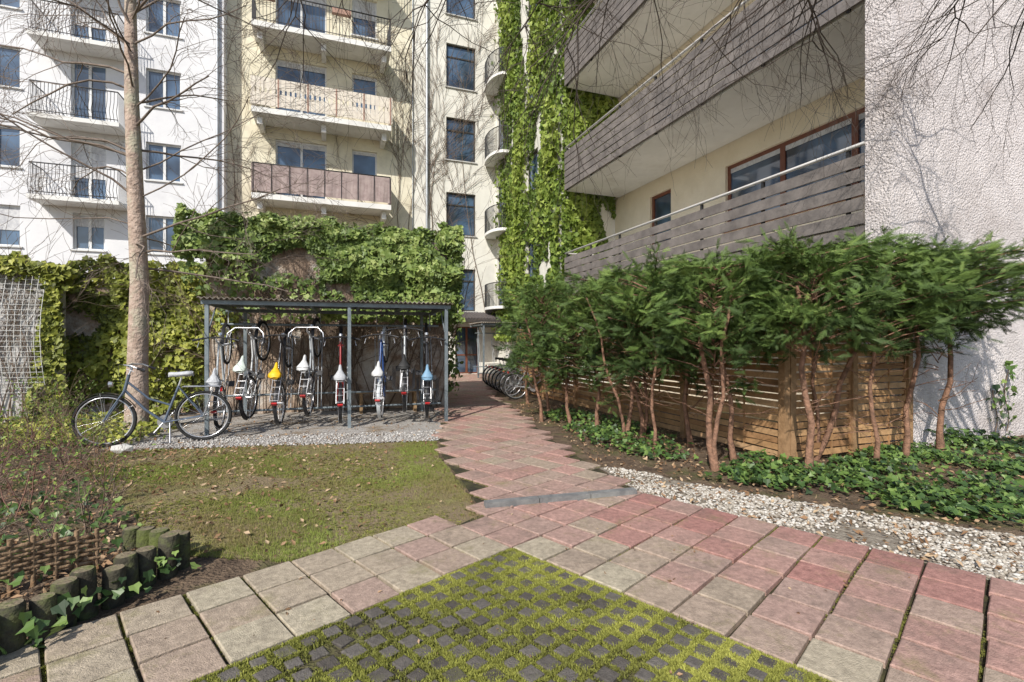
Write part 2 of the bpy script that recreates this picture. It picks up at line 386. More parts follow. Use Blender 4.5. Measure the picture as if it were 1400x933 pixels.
for _ in range(9000):
    i=R.uniform(0,2.0); z=R.uniform(2.5,17); g=nz(i*.9,z*.5,9.1)
    if g+.3<0 : continue
    P.append(FR.p(LB+.28-R.random()*.3*(g+.35),i,z)); Nn.append(Vector((.347,-.938,0)));rr.append(.35*R.random()+.3+.4*g)
ivy('ivy_on_wing',[tuple(p) for p in P],[tuple(q) for q in Nn],.17,ivym,np.array(rr),None)
aS=Vector((.950,.311,0)); SL=Vector((-4.85,7.8,0)); FSh=Fr(SL.to_2d(),(.950,.311))
brick=M('old_wall',(.46,.36,.27),(.28,.20,.15),3,.95,.8,25,.1,c3=(.55,.51,.46),s3=1.5,dist=.03)
mb=MB(); FSh.box(mb,-.55,4.3,-5.2,-2.35,0,3.75,0); mb.obj('rear_garden_shed',[brick])
mb=MB()
for k in range(60):
    u=R.uniform(-.4,4.2); grow(mb,FSh.p(u,-2.3,.0),(R.uniform(-.3,.3),0,1),R.uniform(.008,.02),R.uniform(1.8,3.6),0,2,.0,.3,0,4,3,.8,.45,.004,plane=FSh.n)
mb.obj('ivy_stems',[stemm])
P=[];Nn=[];rr=[]
for _ in range(19000):
    u=R.uniform(-.95,4.6); z=R.uniform(1.9,4.35); g=nz(u*.9,z*1.1,2.2)+.5*nz(u*2.6,z*2.8,5)
    top=4.05+.28*nz(u*1.3,3,1)+.12*nz(u*4,3,1)
    if z>top: continue
    if z<2.6+.5*nz(u*1.1,0,8) and R.random()<.6: continue
    if u<1.6 and z<3.1 and R.random()<.82: continue
    if g<-.36: continue
    o=-2.35+.1+.5*max(0,g+.4)*R.random()**.5*min(1,(top-z)*3+.3)
    P.append(FSh.p(u,o,z)); Nn.append(FSh.n+Vector((0,0,.5 if z<top-.25 else 1.2))); rr.append(.15+.6*R.random()+.5*g+(.2 if z>top-.4 else 0))
for _ in range(4500):
    u=R.uniform(-.8,4.6);o=R.uniform(-5,-2.3); z=3.8+.3*R.random()+.25*nz(u,o,1)
    P.append(FSh.p(u,o,z)); Nn.append(Vector((0,-.4,1))); rr.append(.3+.5*R.random())
for _ in range(3500):
    o=R.uniform(-4.4,-2.1);z=R.uniform(.2,4.0); 
    if z<2.2 and R.random()<.7: continue
    P.append(FSh.p(4.33+.27*R.random(),o,z)); Nn.append(aS); rr.append(.1+.5*R.random())
ivy('ivy_hedge',[tuple(p) for p in P],[tuple(q) for q in Nn],.11,ivys,np.array(rr))
FL=Fr((-12.5,8.2),(.945,.29))
mb=MB(); FL.box(mb,0,7.0,-.35,-.1,0,2.55,0); mb.obj('left_garden_wall',[brick])
P=[];Nn=[];rr=[]
for _ in range(21000):
    u=R.uniform(0,7.2); z=R.uniform(.1,3.8); g=nz(u*.8,z*.9,12.2)+.5*nz(u*2.3,z*2.5,15)
    top=3.05+.35*nz(u*.9,3,11)+.15*nz(u*3,3,1)+max(0,(3.5-u))*.16
    if z>top or g<-.5: continue
    if z<1.4 and R.random()<.4: continue
    o=-.1+.45*max(0,g+.45)*R.random()**.5
    P.append(FL.p(u,o,z)); Nn.append(FL.n+Vector((0,0,.4))); rr.append(.1+.55*R.random()+.45*g)
for _ in range(3000):
    u=R.uniform(0,7); P.append(FL.p(u,R.uniform(-.8,0),R.uniform(2.5,2.9)+.35*nz(u*.9,3,11)+max(0,(3.5-u))*.16)); Nn.append(Vector((0,-.3,1))); rr.append(R.random())
ivy('ivy_on_garden_wall',[tuple(p) for p in P],[tuple(q) for q in Nn],.11,ivyy,np.array(rr))
FW=Fr((-11.7,7.4),(3.55,1.5)); LW=3.85
ww=M('weathered_white_wall',(.66,.64,.62),(.50,.48,.46),1.5,.9,.5,30,.2,c3=(.33,.31,.28),s3=1.2,w3=.52)
def wtop(u): return 3.25-.15*u
mb=MB()
def prism(mb,F,u0,u1,o0,o1,za0,za1,zb0,zb1,mi):
    vs=[F.p(u,o,z) for (u,zl,zh) in((u0,za0,za1),(u1,zb0,zb1)) for o in(o0,o1) for z in(zl,zh)]
    mb.add(vs,[(0,1,3,2),(4,6,7,5),(0,4,5,1),(2,3,7,6),(0,2,6,4),(1,5,7,3)],mi)
prism(mb,FW,0,LW,-.3,0,0,wtop(0),0,wtop(LW),0); prism(mb,FW,-.05,LW+.06,-.36,.07,wtop(0)+.003,wtop(0)+.07,wtop(LW)+.003,wtop(LW)+.07,1)
mb.obj('white_boundary_wall',[ww,concrete])
mb=MB()
def bul(z): return .08+.22*math.sin(max(0,min(1,(z-.6)/2.0))*3.14)
for k in range(40):
    u=.2+k*.09; mb.tube([FW.p(u,bul(z)+.02*math.sin(k*.8+z),z) for z in (.6,.9,1.2,1.6,2.0,2.4,2.65)],.005,3,0)
for k in range(23):
    z=.6+k*.09; mb.tube([FW.p(u,bul(z)+.02*math.sin(u*9+k*.4),z+.01*math.sin(u*5)) for u in (.2,.8,1.4,2.0,2.6,3.2,3.71)],.005,3,0)
mb.obj('wire_trellis',[M('wire_white',(.8,.8,.78),rough=.5)])
mb=MB()
for k in range(34): grow(mb,FW.p(R.uniform(.8,3.8),.03,0),(R.uniform(-.2,.2),0,1),.013,R.uniform(1.6,2.8),0,2,0,.3,0,4,3,.8,.45,.004,plane=FW.n)
mb.obj('climber_stems',[stemm])
P=[];rr=[]
for _ in range(2600):
    u=R.uniform(1.2,4.05); dn=abs(R.gauss(0,.16))*(1+2.2*max(0,nz(u*1.7,0,77)))
    P.append(tuple(FW.p(u,R.uniform(-.3,.17),wtop(u)+.16-dn))); rr.append(R.random()*.9)
for _ in range(900):
    z=R.uniform(.0,2.7); P.append(tuple(FW.p(3.85+R.uniform(-.35,.12)*(1.3-z*.35),R.uniform(.0,.16),z))); rr.append(R.random()*.8)
ivy('ivy_on_boundary_wall',P,[tuple(FW.n+Vector((0,0,.6)))]*len(P),.10,ivyy,np.array(rr))
# ------------------------------------------------------------------ paving
e1=Vector((.7071,.7071,0)); e2=Vector((-.7071,.7071,0)); O=Vector((0,3.51,0)); T=.3
def W(u,v,z=0): return O+e1*u+e2*v+Vector((0,0,z))
path_poly=[(-.22,4.34),(-.50,5.3),(-.85,6.4),(-1.08,7.6),(-1.36,9.5),(-1.75,12.5),(-2.1,17),(-2.6,21.5),(-.9,22.2),(-1.0,18),(-.45,13),(-.02,11.0),(.38,8.4),(.62,7),(.9,5.8),(1.22,4.75)]
tiles=[];red=[]
for i in range(-60,70):
    for j in range(-60,70):
        c=W((i+.5)*T,(j+.5)*T); t=None
        if i<0 and 0<=j<=2: t=.06+.22*R.random()
        elif 0<=i<=5 and j<0 and j>-26: t=[.25,.45,.6,.72,.78,.8][i]
        elif inpoly(c.x,c.y,path_poly): t=.55
        elif 0<=i<=5 and 0<=j<=6 and c.y<4.30+.284*(c.x+.22) and not(i==0 and j>1) and not (i==1 and j>2): t=.4 if i<2 else .6
        if t is None or c.y<-4: continue
        tiles.append((i,j)); red.append(min(1,max(0,t+R.uniform(-.3,.3))))
tv=[(-1,-1,0),(1,-1,0),(1,1,0),(-1,1,0),(-1,-1,.84),(1,-1,.84),(1,1,.84),(-1,1,.84),(-.96,-.96,1),(.96,-.96,1),(.96,.96,1),(-.96,.96,1)]
tf=[(0,1,5,4),(1,2,6,5),(2,3,7,6),(3,0,4,7),(4,5,9,8),(5,6,10,9),(6,7,11,10),(7,4,8,11),(8,9,10,11)]
N=len(tiles); P=np.array([tuple(W((i+.5)*T,(j+.5)*T,.005)) for i,j in tiles])+NR.normal(size=(N,3))*[.0025,.0025,.0014]
ang=math.pi/4+NR.normal(size=N)*.014; tl=NR.normal(size=(N,2))*.007
X=np.stack([np.cos(ang),np.sin(ang),tl[:,0]],1)*.1405; Y=np.stack([-np.sin(ang),np.cos(ang),tl[:,1]],1)*.1405; Z=np.tile([0,0,.036],(N,1))
pavm=MA('paving_slab_mat',[(.42,.365,.27),(.37,.295,.225),(.38,.265,.22),(.41,.25,.21),(.35,.175,.15)],.85,.2,nscale=22,namt=.4,bump=.7,bscale=140,moss=(.22,.205,.08),stain=(.155,.125,.10))
scatter('paving_path',P,X,Y,Z,np.ones(N),tv,tf,pavm,np.array(red))
jm=M('joint_mat',(.075,.07,.03),(.03,.026,.018),9,.95,.8,60)
bed=[tuple(W(-12,-.02)[:2]),tuple(W(-.02,-.02)[:2]),tuple(W(-.02,-9)[:2]),tuple(W(1.84,-9)[:2]),tuple(W(1.84,.1)[:2]),(1.0,5.8),(.7,7),(.45,8.4),(.05,11),(-.4,13),(-.95,18),(-.8,22.2),(-2.7,21.5),(-2.15,17),(-1.8,12.5),(-1.4,9.5),(-1.12,7.6),(-.9,6.4),(-.55,5.3),(-.25,4.3),tuple(W(.05,.66)[:2]),tuple(W(-.02,.93)[:2]),tuple(W(-12,.93)[:2])]
sheet('path_bedding',bed,.008,jm,.008)
mb=MB(); K=Fr((-.24,4.36),(1.46,.4))
u=0
for L in(.5,.5,.48):
    K.box(mb,u,u+L-.008,-.04,.04,0,.085); u+=L
mb.obj('kerb_edging',[M('kerb_mat',(.24,.24,.23),(.15,.15,.15),8,.9,.4,80)])
mossb=M('moss_bed_mat',(.17,.17,.055),(.09,.08,.035),7,.95,1,60,dist=.03,c3=(.085,.07,.045),s3=1.3,w3=.55)
mb=MB(); mb.add([W(-6,-6,.020),W(-.005,-6,.020),W(-.005,-.005,.020),W(-6,-.005,.020)],[(0,1,2,3)]); mb.obj('mossy_bed',[mossb])
cb=[(i,j) for i in range(50) for j in range(50)]; pit=.1175; N=len(cb)
P=np.array([tuple(W(-(i+.5)*pit,-(j+.5)*pit,.006)) for i,j in cb])+NR.normal(size=(N,3))*[.003,.003,.002]
ang=math.pi/4+NR.normal(size=N)*.08; sz=.034+NR.rand(N,1)*.011
X=np.stack([np.cos(ang),np.sin(ang),0*ang],1)*sz; Y=np.stack([-np.sin(ang),np.cos(ang),0*ang],1)*sz; Z=np.tile([0,0,.028],(N,1))
tv2=[(x*(.85 if k>7 else 1),y*(.85 if k>7 else 1),z) for k,(x,y,z) in enumerate(tv)]
scatter('cobble_paving',P,X,Y,Z,np.ones(N),tv2,tf,MA('cobble_mat',[(.085,.074,.064),(.15,.135,.12)],.9,.2,nscale=25,namt=.35,bump=.8,bscale=150,moss=(.13,.13,.045)))
mossm=MA('moss_tuft_mat',[(.07,.068,.028),(.14,.145,.04),(.235,.245,.055),(.37,.37,.09)],.9,.05,0)
def mktuft(n,w,h,sp):
    V=[];F=[]
    for k in range(n):
        a=k*2.4; r=sp*((k*7)%n)/n; x,y=r*math.cos(a),r*math.sin(a); b=a+1; o=len(V)
        V+=[(x-w*math.cos(b),y-w*math.sin(b),0),(x+w*math.cos(b),y+w*math.sin(b),0),(x+.25*math.cos(a),y+.25*math.sin(a),h*(.75+.3*math.sin(k*3)))]; F.append((o,o+1,o+2))
    return V,F
TUFT,TF=mktuft(8,.22,.5,.9); G,GF=mktuft(6,.07,1.0,.9)
def tufts(name,pts,S,mat,rnd,z0=.01,T_=None):
    tv_,tf_=T_ or (TUFT,TF)
    N=len(pts); P=np.array([(x,y,z0) for x,y in pts]); a=NR.uniform(0,6.28,N)
    X=np.stack([np.cos(a),np.sin(a),0*a],1);Y=np.stack([-np.sin(a),np.cos(a),0*a],1);Z=np.tile([0,0,1.],(N,1))+NR.normal(size=(N,3))*.3
    return scatter(name,P,X,Y,Z,S,tv_,tf_,mat,rnd)
pts=[];rr=[];ss=[]
while len(pts)<30000:
    u=-R.random()**1.1*4.2; v=-R.random()**1.1*4.2
    p=W(u,v)
    if p.y<1.7: continue
    fu=(-u/pit)%1; fv=(-v/pit)%1; g=nz(p.x*1.1,p.y*1.1,4)+.6*nz(p.x*3.3,p.y*3.3,9)
    joint=min(fu,1-fu)<.2 or min(fv,1-fv)<.2
    if not joint and R.random()>max(0.03,g*1.5+.06): continue
    if joint and R.random()>.5+g*1.7: continue
    pts.append((p.x,p.y)); rr.append(.38+.45*R.random()+.7*g-.1); ss.append(R.uniform(.014,.026) if joint else R.uniform(.012,.02))
tufts('moss_in_cobbles',pts,np.array(ss),mossm,np.array(rr),.026)
pts=[];rr=[];k=0
while len(pts)<7000 and k<120000:
    k+=1; i,j=tiles[R.randrange(len(tiles))]; u=i*T;v=j*T
    if R.random()<.5: v+=R.random()*T
    else: u+=R.random()*T
    p=W(u,v)
    if p.y<1.8 or p.y>9: continue
    g=nz(p.x*1.2,p.y*1.2,21)
    if R.random()>.15+g*1.4+(.4 if i<0 else 0): continue
    pts.append((p.x+R.gauss(0,.005),p.y+R.gauss(0,.005))); rr.append(.1+.5*R.random())
tufts('moss_in_joints',pts,NR.uniform(.009,.017,len(pts)),mossm,np.array(rr),.02)
# ------------------------------------------------------------------ lawn, gravel, soil
lawn=[tuple(W(.0,.93)[:2]),tuple(W(.0,.63)[:2]),tuple(W(.3,.63)[:2]),(-.28,4.34),(-.36,4.6),(-.65,5.5),(-.95,6.4),(-1.12,7.35),(-3.2,7.15),(-5.4,6.7),(-5.3,5.9),(-4.0,4.9),(-3.1,4.1),(-2.35,3.45),tuple(W(-1.2,.96)[:2])]
lm=M('lawn_mat',(.27,.25,.10),(.20,.16,.08),7,.95,1,60,.1,c3=(.26,.20,.125),s3=1.6,dist=.03,w3=.49)
sheet('lawn',lawn,.005,lm,.03)
gm=MA('grass_mat',[(.32,.25,.13),(.25,.24,.08),(.24,.30,.065),(.36,.41,.11)],.75,.12,.15)
def gmask(x,y): 
    g=nz(x*.8,y*.8,31)+.6*nz(x*2.6,y*2.6,33); return min(1,max(.03,.3+g*2.0))
pts=rpoly(lawn,19000,gmask)
tufts('lawn_grass',pts,NR.uniform(.015,.034,len(pts)),gm,np.array([.32+.5*R.random()-.15+.85*nz(x*1.1,y*1.1,41) for x,y in pts]),.004,(G,GF))
pts=rpoly(lawn,9000,lambda x,y:min(1,max(.0,.35-1.6*nz(x*.9,y*.9,31)+.2)))
tufts('lawn_moss',pts,NR.uniform(.012,.024,len(pts)),mossm,NR.rand(len(pts))*.9,.004)
gravm=M('fine_gravel_mat',(.55,.52,.48),(.34,.32,.30),30,.95,1,120,.1,c3=(.30,.24,.18),s3=1.6,dist=.02)
sheet('shelter_gravel',[(-5.6,6.75),(-4.2,6.95),(-2.6,7.2),(-1.1,7.45),(-1.25,8.6),(-1.6,11.3),(-6.6,9.8)],.009,gravm,.05)
strip=[(1.05,5.9),(1.22,4.85)]+[tuple(W(1.82,-k*.5)[:2]) for k in range(0,8)]+[(4.9,3.2),(4.1,3.62),(3.3,4.12),(2.6,4.6),(2.0,5.05),(1.5,5.6)]
sheet('pebble_bed',strip,.006,M('pebble_base',(.34,.30,.24),(.17,.14,.11),20,.95,.8,60),.05)
t=(1+5**.5)/2; ico=[Vector(v).normalized() for v in [(-1,t,0),(1,t,0),(-1,-t,0),(1,-t,0),(0,-1,t),(0,1,t),(0,-1,-t),(0,1,-t),(t,0,-1),(t,0,1),(-t,0,-1),(-t,0,1)]]
icf=[(0,11,5),(0,5,1),(0,1,7),(0,7,10),(0,10,11),(1,5,9),(5,11,4),(11,10,2),(10,7,6),(7,1,8),(3,9,4),(3,4,2),(3,2,6),(3,6,8),(3,8,9),(4,9,5),(2,4,11),(6,2,10),(8,6,7),(9,8,1)]
def stones(name,pts,s0,s1,mat,z=.01):
    N=len(pts); P=np.array([(x,y,z+R.uniform(0,.012)) for x,y in pts]); a=NR.uniform(0,6.28,N)
    X=np.stack([np.cos(a),np.sin(a),0*a],1)*NR.uniform(.8,1.4,(N,1));Y=np.stack([-np.sin(a),np.cos(a),0*a],1)*NR.uniform(.7,1.1,(N,1));Z=np.tile([0,0,.6],(N,1))+NR.normal(size=(N,3))*.15
    return scatter(name,P,X,Y,Z,NR.uniform(s0,s1,N),[tuple(v) for v in ico],icf,mat,smooth=True)
stones('pebbles',rpoly(strip,7500,lambda x,y:min(1,.7+nz(x*2,y*2,5)*1.5)),.009,.019,MA('pebble_mat',[(.22,.18,.14),(.38,.34,.28),(.50,.46,.40),(.62,.59,.54)],.75,.25))
stones('gravel_stones',rpoly([(-5.4,6.7),(-1.1,7.35),(-1.2,8.2),(-5.4,7.6)],2500),.008,.018,MA('gravel_mat',[(.25,.22,.2),(.45,.43,.4),(.6,.58,.55)],.8,.3))
dl=MA('dead_leaf_mat',[(.15,.09,.05),(.26,.15,.08),(.38,.24,.14),(.52,.39,.25)],.8,.2,.1)
def litter(name,pts,s,zr=.03,z0=.012):
    N=len(pts); P=np.array([(x,y,z0+R.random()*zr) for x,y in pts]); n=np.tile([0,0,1.],(N,1))+NR.normal(size=(N,3))*.45
    x,y,z=frame(n); return scatter(name,P,x,y,z,s*NR.uniform(.4,1.2,N),LEAF_V,LEAF_F,dl)
bedR=[(.75,8.3),(1.0,6.0),(1.5,5.6),(2.6,4.6),(3.4,4.1),(4.6,3.5),(9,4.5),(9,8.2),(5.5,7.0),(3.4,6.0),(1.6,11),(.1,12),(.1,10)]
bedL=[(-5.4,6.6),(-5.2,5.8),(-4.0,4.9),(-3.1,4.1),(-2.35,3.45),(-2.5,2.4),(-4,1.0),(-8,3),(-9,8.8),(-6,8.5)]
litter('fallen_leaves',rpoly(bedR,4600)+rpoly(bedL,6500)+rpoly(lawn,1500,lambda x,y:min(1,max(.1,(-x-.5)/4)))+rpoly([(-5.5,6.8),(-1.1,7.5),(-1.4,10),(-6,9.5)],400)+rpoly(strip,700),.058)
litter('stray_leaves',[tuple(W(R.uniform(-2,1.8),R.uniform(-3,.9))[:2]) for _ in range(110)],.03,.004,.044)
gi=[(2.0,5.3),(2.9,4.75),(3.4,4.3),(4.2,3.75),(5.2,3.4),(9,4.4),(9,8.3),(5.6,6.9),(3.6,6.0),(2.7,5.9)]
pts=rpoly(gi,9000,lambda x,y:min(1,max(.05,.45+nz(x,y,51)*2.4)))
pts+=rpoly([(.6,9.8),(1.0,7.2),(1.7,6.2),(2.6,5.9),(3.0,6.1),(1.2,11)],1500,lambda x,y:min(1,max(.03,.4+nz(x,y,61)*2)))
P=[(x,y,.03+R.random()*(.08+.22*max(0,nz(x*1.2,y*1.2,53)))) for x,y in pts]
ivy('ground_ivy',P,[(0,-.25,1)]*len(P),.064,ivyd,NR.rand(len(P))*.85,None,.45,.0)
mb=MB(); ivp=[]
FG=Fr((5.22,6.8),A)
for s in (2.3,2.6):
    pts=[FG.p(s+.06*math.sin(k),.03,.1+k*.13) for k in range(9 if s>2.4 else 6)]; mb.tube(pts,.008,4,0)
    for p in pts[1:]:
        for _ in range(4): ivp.append(tuple(p+Vector((R.gauss(0,.09),-.03-R.random()*.03,R.gauss(0,.07)))))
mb.obj('wall_ivy_sprig_stem',[stemm]); ivy('wall_ivy_sprig',ivp,[tuple(FG.n)]*len(ivp),.1,ivyd)
# ------------------------------------------------------------------ fence
wood=MA('fence_wood',[(.24,.13,.063),(.33,.185,.088),(.42,.25,.12),(.50,.32,.175)],.8,.2,nscale=5,namt=.35,bump=.4,bscale=50)
def fence(name,F,L,h=1.8,panel=1.8):
    E=empty(name); P=[];X=[];Y=[];Z=[];rn=[]
    u=0
    while u<L-.01:
        ue=min(u+panel,L); nseg=3; sw=(ue-u-.1)/nseg
        nr=int((h-.06)/.088)
        for j in range(nr):
            z=.07+j*.088; tone=R.random(); dz=R.gauss(0,.003); Ls=ue-u-.1; n8=12
            f=lambda x:.009*math.cos(math.pi*x/sw+math.pi*(j%2))
            for q in range(n8):
                x0=Ls*q/n8;x1=Ls*(q+1)/n8
                o0,o1=f(x0),f(x1)
                dv=F.a*((x1-x0)/2+.0005)+F.n*((o1-o0)/2)
                P.append(tuple(F.p(u+.05+(x0+x1)/2,(o0+o1)/2,z+.037+dz))); X.append(tuple(dv)); Y.append(tuple(F.n*.0035)); Z.append((0,0,.0365)); rn.append(tone)
        for q in range(nseg+1):
            P.append(tuple(F.p(u+.05+sw*q,0,h/2+.03))); X.append(tuple(F.a*.012)); Y.append(tuple(F.n*.006)); Z.append((0,0,h/2-.02)); rn.append(.4)
        P.append(tuple(F.p((u+ue)/2,0,h+.02))); X.append(tuple(F.a*((ue-u)/2-.05))); Y.append(tuple(F.n*.03)); Z.append((0,0,.022)); rn.append(.6)
        u=ue
    bx=[(x,y,z) for x in(-1,1) for y in(-1,1) for z in(-1,1)]; bf=[(0,1,3,2),(4,6,7,5),(0,4,5,1),(2,3,7,6),(0,2,6,4),(1,5,7,3)]
    scatter('slats',P,np.array(X),np.array(Y),np.array(Z),np.ones(len(P)),bx,bf,wood,np.array(rn),E)
    mb=MB(); u=0
    while u<L+.01: F.box(mb,u-.045,u+.045,-.045,.045,0,h+.06,0); u+=panel
    mb.obj('posts',[M('post_wood',(.38,.23,.12),(.25,.15,.075),8,.8,.4,50)],E)
FF=Fr(Vector((3.3,6.0))+Vector((-.347,.938))*9.0,(.347,-.938)); fence('slatted_wooden_fence',FF,9.0)
FF2=Fr((3.35,6.02),A); FF2.o=FF2.o+FF2.a*.05; fence('slatted_wooden_fence',FF2,2.16,panel=2.16/2)
# ------------------------------------------------------------------ thuja hedge
FRV=[];FRF=[]
def q(x0,y0,x1,y1,w,z0=0,z1=0):
    dx,dy=x1-x0,y1-y0;L=math.hypot(dx,dy);px,py=-dy/L*w,dx/L*w;o=len(FRV)
    FRV.extend([(x0-px,y0-py,z0),(x0+px,y0+py,z0),(x1+px*.3,y1+py*.3,z1),(x1-px*.3,y1-py*.3,z1)]); FRF.append((o,o+1,o+2,o+3))
q(0,0,1,0,.018,0,-.2)
for k in range(6):
    x=.08+k*.145; L=.46*(1-x*.62)
    for s in(-1,1): q(x,0,x+L*.9,s*L*.42,.026,-.14*x,-.2*x-.1*R.random())
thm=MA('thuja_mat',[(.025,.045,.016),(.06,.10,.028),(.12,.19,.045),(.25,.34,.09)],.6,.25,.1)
bark=M('thuja_bark',(.32,.18,.12),(.16,.095,.065),14,.9,.8,40,.15,dist=.02)
def fronds(P,D,S,rnd,name,parent):
    P=np.array(P);D=norm(np.array(D)); n=norm(NR.normal(size=P.shape)+[0,-.3,.6]); n=norm(n-D*np.sum(n*D,1,keepdims=True)); Y=np.cross(n,D)
    return scatter(name,P,D,Y,n,S,FRV,FRF,thm,rnd,parent)
trees=[(.55,9.2,1.35,2.5,.55),(.75,10.5,1.4,2.6,.6),(.35,11.8,1.4,2.65,.6),(1.05,8.9,1.3,2.5,.6),(1.45,8.3,1.25,2.5,.6),(1.75,7.5,1.3,2.5,.6),(2.05,7.7,1.3,2.5,.6),(1.9,6.65,1.4,2.45,.58),(2.5,7.0,1.45,2.55,.65),(2.35,5.75,1.45,2.4,.58),(2.75,6.1,1.55,2.5,.6),(3.3,5.45,1.68,2.46,.62),(3.85,6.25,1.7,2.62,.65),(4.3,5.85,1.72,2.6,.7),(4.9,6.2,1.8,2.62,.7),(5.6,6.5,1.8,2.6,.75)]
for ti,(x,y,zb,zt,rad) in enumerate(trees):
    E=empty('thuja_tree'); mb=MB(); P=[];D=[];rn=[];S=[]
    nst=2 if ti in(5,9,6,12) else 1
    for sidx in range(nst):
        lean=Vector((R.uniform(-.14,.14),R.uniform(-.08,.08),0))*(2.2 if nst>1 else 1)
        pts=[];rd=[];r0=R.uniform(.024,.042)
        for k in range(8):
            t=k/7; pts.append(Vector((x,y,0))+lean*t*(zt-.3)+Vector((.03*math.sin(k*1.7+ti),.02*math.cos(k*2.1+ti),t*(zt-.35)))); rd.append(r0*(1.4 if k==0 else 1)*(1-.5*t))
        mb.tube(pts,rd,8,0)
    for k in range(16):
        z=R.uniform(.4,1.9); grow(mb,(x,y,z),(R.gauss(0,1),R.gauss(0,1),R.uniform(.1,.8)),.007,R.uniform(.25,.6),0,1,0,.3,0,3,3,.8,.5,.003)
    ncl=50
    for k in range(ncl):
        a=R.uniform(0,6.28); rr_=rad*math.sqrt(R.random()); zz=R.uniform(0,1)
        low=zb-.5*(1 if R.random()<.35 else .2)*R.random() - (.45 if ti<9 else .1)*R.random()
        cz=low+(zt-low)*zz
        f=1-.4*abs(zz-.5)
        cx=x+rr_*f*math.cos(a)*1.15; cy=y+rr_*f*math.sin(a)
        base=Vector((x,y,cz-.2)); out=(Vector((cx,cy,cz))-base)
        mb.tube([base,base+out*.5+Vector((0,0,.03)),Vector((cx,cy,cz))],[.009,.007,.004],4,0,False)
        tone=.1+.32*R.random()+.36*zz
        dd=Vector((math.cos(a),math.sin(a),R.uniform(-.5,.5)))
        for _ in range(30):
            d=dd*.9+Vector((R.gauss(0,1),R.gauss(0,1),R.gauss(0,.8)))*.62
            pp=Vector((cx,cy,cz))+Vector((R.gauss(0,1),R.gauss(0,1),R.gauss(0,1)))*.075
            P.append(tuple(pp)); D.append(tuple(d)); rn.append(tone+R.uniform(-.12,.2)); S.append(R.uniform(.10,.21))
    if ti>=13 or ti in(9,11,4,7):
        for k in range(10 if ti<15 else 20):
            a=R.uniform(-1.2,.9) if ti>=13 else R.uniform(-2.8,-.4); L=R.uniform(.7,1.25) if ti>=14 else R.uniform(.5,.8); z0=R.uniform(zb,zt)
            d=Vector((math.cos(a),math.sin(a)*.6,R.uniform(-.1,.25))).normalized(); p=Vector((x,y,z0)); pts=[p]
            for s_ in range(6):
                p=p+d*(L/6); d=(d+Vector((0,0,.03))).normalized(); pts.append(p.copy())
                for _ in range(11):
                    P.append(tuple(p+Vector((R.gauss(0,.045),R.gauss(0,.045),R.gauss(0,.04))))); D.append(tuple(d+Vector((R.gauss(0,.5),R.gauss(0,.5),R.gauss(0,.3))))); rn.append(R.uniform(.35,.9)); S.append(R.uniform(.09,.19))
            mb.tube(pts,[.012-.0015*i for i in range(7)],4,0,False)
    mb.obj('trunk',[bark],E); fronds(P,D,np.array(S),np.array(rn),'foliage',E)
# ------------------------------------------------------------------ bare trees
tb=M('tree_bark',(.50,.39,.32),(.33,.245,.195),9,.9,.8,22,.15,c3=(.42,.40,.30),s3=2.5,dist=.04)
twig=M('twig_mat',(.24,.19,.155),(.14,.11,.09),10,.85); twigd=M('twig_dark_mat',(.12,.095,.08),(.07,.055,.045),10,.85)
E=empty('bare_tree'); mb=MB(); tx,ty=-6.2,8.2
pts=[(tx,ty,-.05),(tx-.02,ty,.15),(tx,ty,1.2),(tx+.03,ty,2.5),(tx-.04,ty,4),(tx-.1,ty,5.5),(tx-.16,ty+.05,7.2),(tx-.1,ty,9.5)]
mb.tube(pts,[.25,.17,.145,.13,.115,.10,.08,.04],14,0)
mb.obj('trunk',[tb],E); mb=MB()
for k in range(40):
    z=R.uniform(2.6,8.5); a=R.uniform(0,6.28) if k%3 else R.choice([0,3.14])+R.uniform(-.5,.5)
    up=R.uniform(.25,.8) if z>3.4 else R.uniform(-.1,.4)
    grow(mb,(tx-.08*(z/6),ty,z),(math.cos(a),math.sin(a)*.8,up),R.uniform(.012,.024),R.uniform(1.6,2.9),0,3,-.05,.32,0,4.3,5,.85,.55,.0032)
mb.obj('branches',[twig],E)
E=empty('bare_tree'); mb=MB()
mb.tube([(5.6,.6,0),(5.5,.6,1.5),(5.3,.7,3.2),(4.9,.8,5)],[.22,.17,.15,.12],12,0)
S0=(4.9,.8,5)
limbs=[(S0,(3.0,2.0,6.1),(1.0,3.6,6.2),(-.4,4.8,5.6),(-1.1,5.6,5.0)),
       (S0,(3.6,2.0,6.0),(2.2,3.4,5.9),(1.2,4.4,5.2),(.6,5.4,4.7)),
       (S0,(4.8,1.8,5.8),(4.6,3.0,5.9),(4.8,4.2,5.4),(5.4,5.2,4.9)),
       (S0,(3.4,2.6,6.4),(1.6,4.2,6.4),(.6,5.6,5.9),(.0,6.8,5.6)),
       (S0,(4.2,2.2,6.1),(3.2,3.4,5.8),(2.8,4.6,5.2),(3.4,5.6,4.9)),
       (S0,(5.0,2.4,6.2),(4.8,4.0,6.0),(5.0,5.4,5.6),(5.4,6.2,5.3)),
       (S0,(2.4,2.4,6.6),(-.6,4.0,6.7),(-2.0,5.4,6.1),(-2.8,6.4,5.7)),
       (S0,(4.0,2.4,6.3),(3.0,4.0,6.3),(2.9,5.2,5.9),(2.5,6.2,5.3))]
